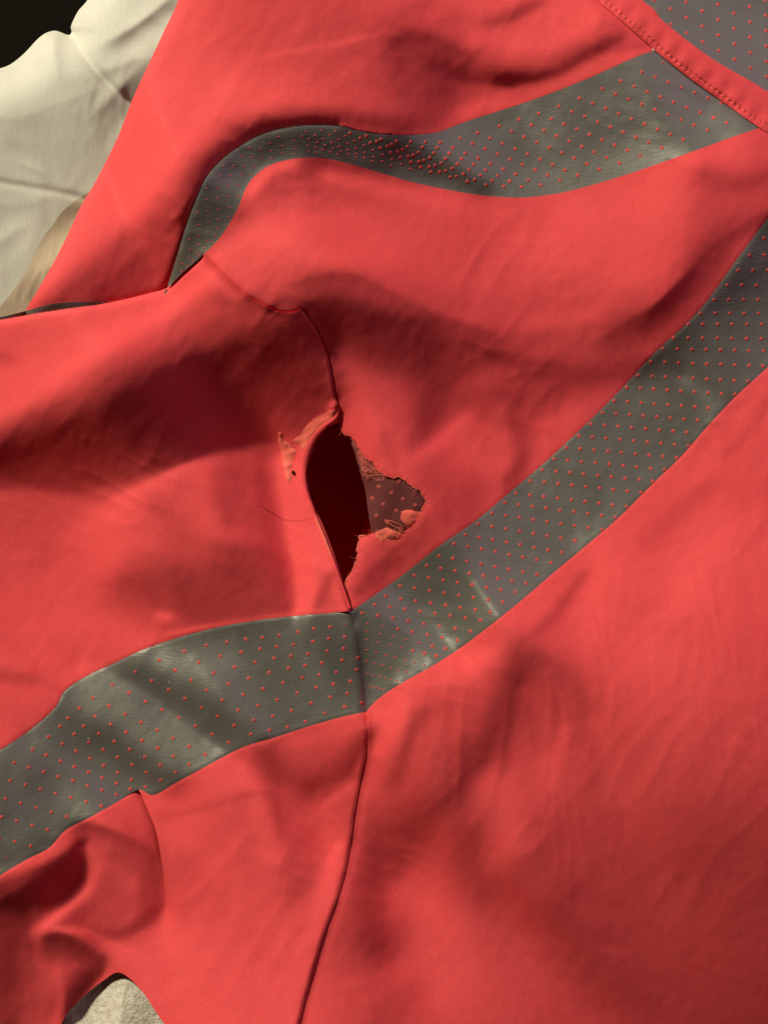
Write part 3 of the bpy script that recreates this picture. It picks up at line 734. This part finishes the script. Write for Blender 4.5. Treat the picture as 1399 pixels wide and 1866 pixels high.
for k in range(1, len(tear_right)-1):
    (u, v) = tear_right[k]; a = tear_right[k-1]; b = tear_right[k+1]
    an = math.atan2(b[1]-a[1], b[0]-a[0])
    for _ in range(random.choice((1, 1, 2, 3))):
        tube('f', strand(u+random.uniform(-1, 1), v+random.uniform(-1, 1), an+random.choice((-1, 1))*random.uniform(.1, 1.7), random.choice((random.uniform(3, 8), random.uniform(3, 8), random.uniform(8, 20))), H_mid, curl=2.4, up=random.uniform(.2, 1.8)), random.uniform(.18, .34), THREAD, fr, 4)
o = merged('frayed_threads', fr, THREAD, jacket); o['kind'] = 'stuff'; o['label'] = 'fine frayed threads along the ragged edge of the hole'
fr = []
for pp in ([(700,948),(712,949),(726,955),(740,960)], [(702,951),(716,958),(730,966),(737,972)], [(655,836),(668,846),(684,856),(700,862)], [(668,868),(682,866),(700,864),(722,866)]):
    tube('f', [(u, v, sample(H_mid, u, v)-2) for u, v in smooth_line(pp, 4)], .7, THREAD, fr, 4)
for k in range(170):
    f = random.random()
    if f < .5: u, v = 655+random.random()*45, 830+random.random()*35; an = random.uniform(.2, 1.2)
    elif f < .8: u, v = 680+random.random()*60, 965+random.random()*15; an = random.uniform(-.6, .3)
    else: u, v = 510+random.random()*30, 795+random.random()*60; an = random.uniform(1.2, 1.9)
    Z = H_sleeve if f >= .8 else H_mid
    tube('f', strand(u, v, an, random.uniform(5, 18), Z, up=random.uniform(.6, 3.4)), random.uniform(.18, .36), THREAD, fr, 4)
o = merged('frayed_threads', fr, THREAD, jacket); o['kind'] = 'stuff'; o['label'] = 'wispy loose threads beside the tear'
# sheer worn remnant of cloth over the lining
def sheer():
    m, nt, b = mat('sheer_worn_cloth'); v = coords(nt)
    nt.links.new(ramp(nt, noise(nt, v, 900, 4), .3, .7, (.50,.09,.09), (.72,.17,.15)), b.inputs['Base Color'])
    nt.links.new(ramp(nt, noise(nt, v, 380, 5, .7), .42, .62, (.05,)*3, (.8,)*3), b.inputs['Alpha']); b.inputs['Roughness'].default_value = .8
    return m
SHEER = sheer()
shp = poly_sdf([(640,798),(652,812),(664,828),(680,838),(692,852),(704,866),(698,876),(684,876),(672,868),(660,860),(652,842)])
sheet('worn_cloth', shp, H_mid-6, SHEER, jacket, skirt=0)['label'] = 'sheer worn remnant at the upper edge of the hole'
# ---------------------------------------------------------------- small things on the jacket
hp = [(477,922),(500,936),(515,945),(540,948),(560,946),(580,938)]
o = tube('hair', [(u, v, sample(H_sleeve, u, v)+2.2) for u, v in smooth_line(hp, 5)], .38, HAIR, None)
o['label'] = 'fine dark stray hair lying across the orange ridge left of the tear'; o['category'] = 'hair'
V = []; Fc = []
zc = sample(H_sleeve, 533, 861)+4.5
for a in range(5):
    for b in range(8):
        th = math.pi*a/4; ph = 2*math.pi*b/8; r = 3.6*random.uniform(.8, 1.15)
        V.append(world(534+math.sin(th)*math.cos(ph)*r*.8, 861+math.sin(th)*math.sin(ph)*r*1.15, zc+math.cos(th)*r*.6))
for a in range(4):
    for b in range(8): n = (b+1) % 8; Fc.append((a*8+b, a*8+n, a*8+8+n, a*8+8+b))
o = link('lint', V, Fc, LINT, None); o['label'] = 'tiny black speck of lint on the pale tuft beside the tear'; o['category'] = 'lint'
sp = []  # tiny pale strands stand in for white specks and glints on the bands
for k in range(46):
    Z = H; u, v = random.choice(((random.uniform(700, 1399), 0), (random.uniform(700, 1399), 0), (random.uniform(0, 600), 1)))
    v = (1500-.8*u+random.uniform(-60, 60)) if v == 0 else 1400-.3*u+random.uniform(-80, 60)
    if sample(np.maximum(b2, b3), u, v) < 4: continue
    tube('s', strand(u, v, random.uniform(0, 6.28), random.uniform(2, 6), Z, up=.5, curl=1.5), random.uniform(.35, .7), SPECK, sp, 4)
o = merged('pale_specks', sp, SPECK, None); o['kind'] = 'stuff'; o['label'] = 'tiny pale specks and glints scattered on the lower grey bands'; o['category'] = 'lint'
# ---------------------------------------------------------------- bedding
q_edge = L((-300,300),(-120,190),(-40,140),(0,125),(20,117),(45,97),(75,66),(100,56),(125,64),(131,58),(130,47),(143,20),(160,0),(200,-60),(260,-200),(300,-300))
quilt = empty('quilt', 'white puffy cotton quilt under the jacket at the upper left', 'quilt')
qs1 = L((95,58),(131,62),(150,95),(190,145),(240,190),(300,240),(420,330))
qs2 = L((-200,290),(-60,318),(0,332),(60,342),(140,358),(220,385),(400,450))
qz = -70+0*UX*UY
qf = poly_sdf(q_edge+[(1700,-300),(1700,1400),(-300,1400)], 120)
QB = np.array(BASE*0+205)
QV = cubic_grid(QB)
for s_ in [([(60,240),(110,280),(160,250)],50,40,190,.8), ([(180,210),(200,250),(190,280)],30,30,180,.8), ([(0,160),(60,100),(110,80)],30,24,232,.8), ([(30,290),(60,330),(65,350)],12,10,236,.8),([(50,270),(20,300),(0,310)],16,16,190,.6),
           ([(110,95),(170,160),(235,205)],12,22,175,.9), ([(150,20),(160,80),(220,150)],16,26,238,.8), ([(230,90),(222,130),(240,160)],14,20,185,.8), ([(250,20),(250,80)],20,20,235,.7), ([(300,0),(280,60)],10,10,215,.6),
           ([(-40,325),(40,338),(150,358)],6,10,180,.9), ([(0,400),(60,430)],60,60,215,.6), ([(150,150),(110,110)],16,10,222,.6)]: local_stroke(QV, *s_)
QCR = 3.6*creases(60, 160, .9, 31)+2.4*creases(30, 70, 2.3, 32)+1.0*creases(16, 40, .2, 33)
Hq, _, _ = solve_heights(QV, 1.0, .08, eps=.08, n=25)
d1, d2 = near(qs1, 60), near(qs2, 60)
Hq = np.minimum(Hq*.8, 20)+QCR-105-200*np.clip((UX*.5+UY-720)/500, 0, 1)-160*np.clip((UX-330)/200, 0, 1)-6*g(d1, 8)-10*np.exp(-d1/24)-2.5*g(d2, 7)-90*(1-np.clip(qf/95, 0, 1))**3
sheet('quilt_cover', qf, Hq, QUILT, quilt, skirt=60, stride=2)
tq = L((185,325),(165,348),(135,368),(112,388),(95,412),(75,440),(55,480),(35,515),(10,548),(-30,590),(-60,640))
tm = poly_sdf(tq+[(300,640),(300,330)])
p = sheet('beige_trim', tm, Hq+10+2*np.sin(UX*.02+UY*.05), TRIM, quilt); p['label'] = 'thin wrinkled beige edge lying beside the coral panel'
bl = poly_sdf([(-100,1700),(600,1700),(600,2100),(-100,2100)])
bz = np.minimum(sample(H_left, 230, 1800)-14, H_left-13)+2*np.sin(UX*.05)*np.sin(UY*.043)
o = sheet('blanket', bl, bz+0*H, BLANKET, None, skirt=5); o['label'] = 'rough mottled beige blanket showing below the crumpled coral sleeve end'; o['category'] = 'blanket'
# ---------------------------------------------------------------- floor in the dark
fl = link('floor', [(-3,-3,-.5),(3,-3,-.5),(3,3,-.5),(-3,3,-.5)], [(0,1,2,3)], FLOOR, None, smooth=False); fl['kind'] = 'structure'
print('tris', sum(len(o.data.loop_triangles) if False else len(o.data.polygons) for o in bpy.data.objects if o.type == 'MESH'))
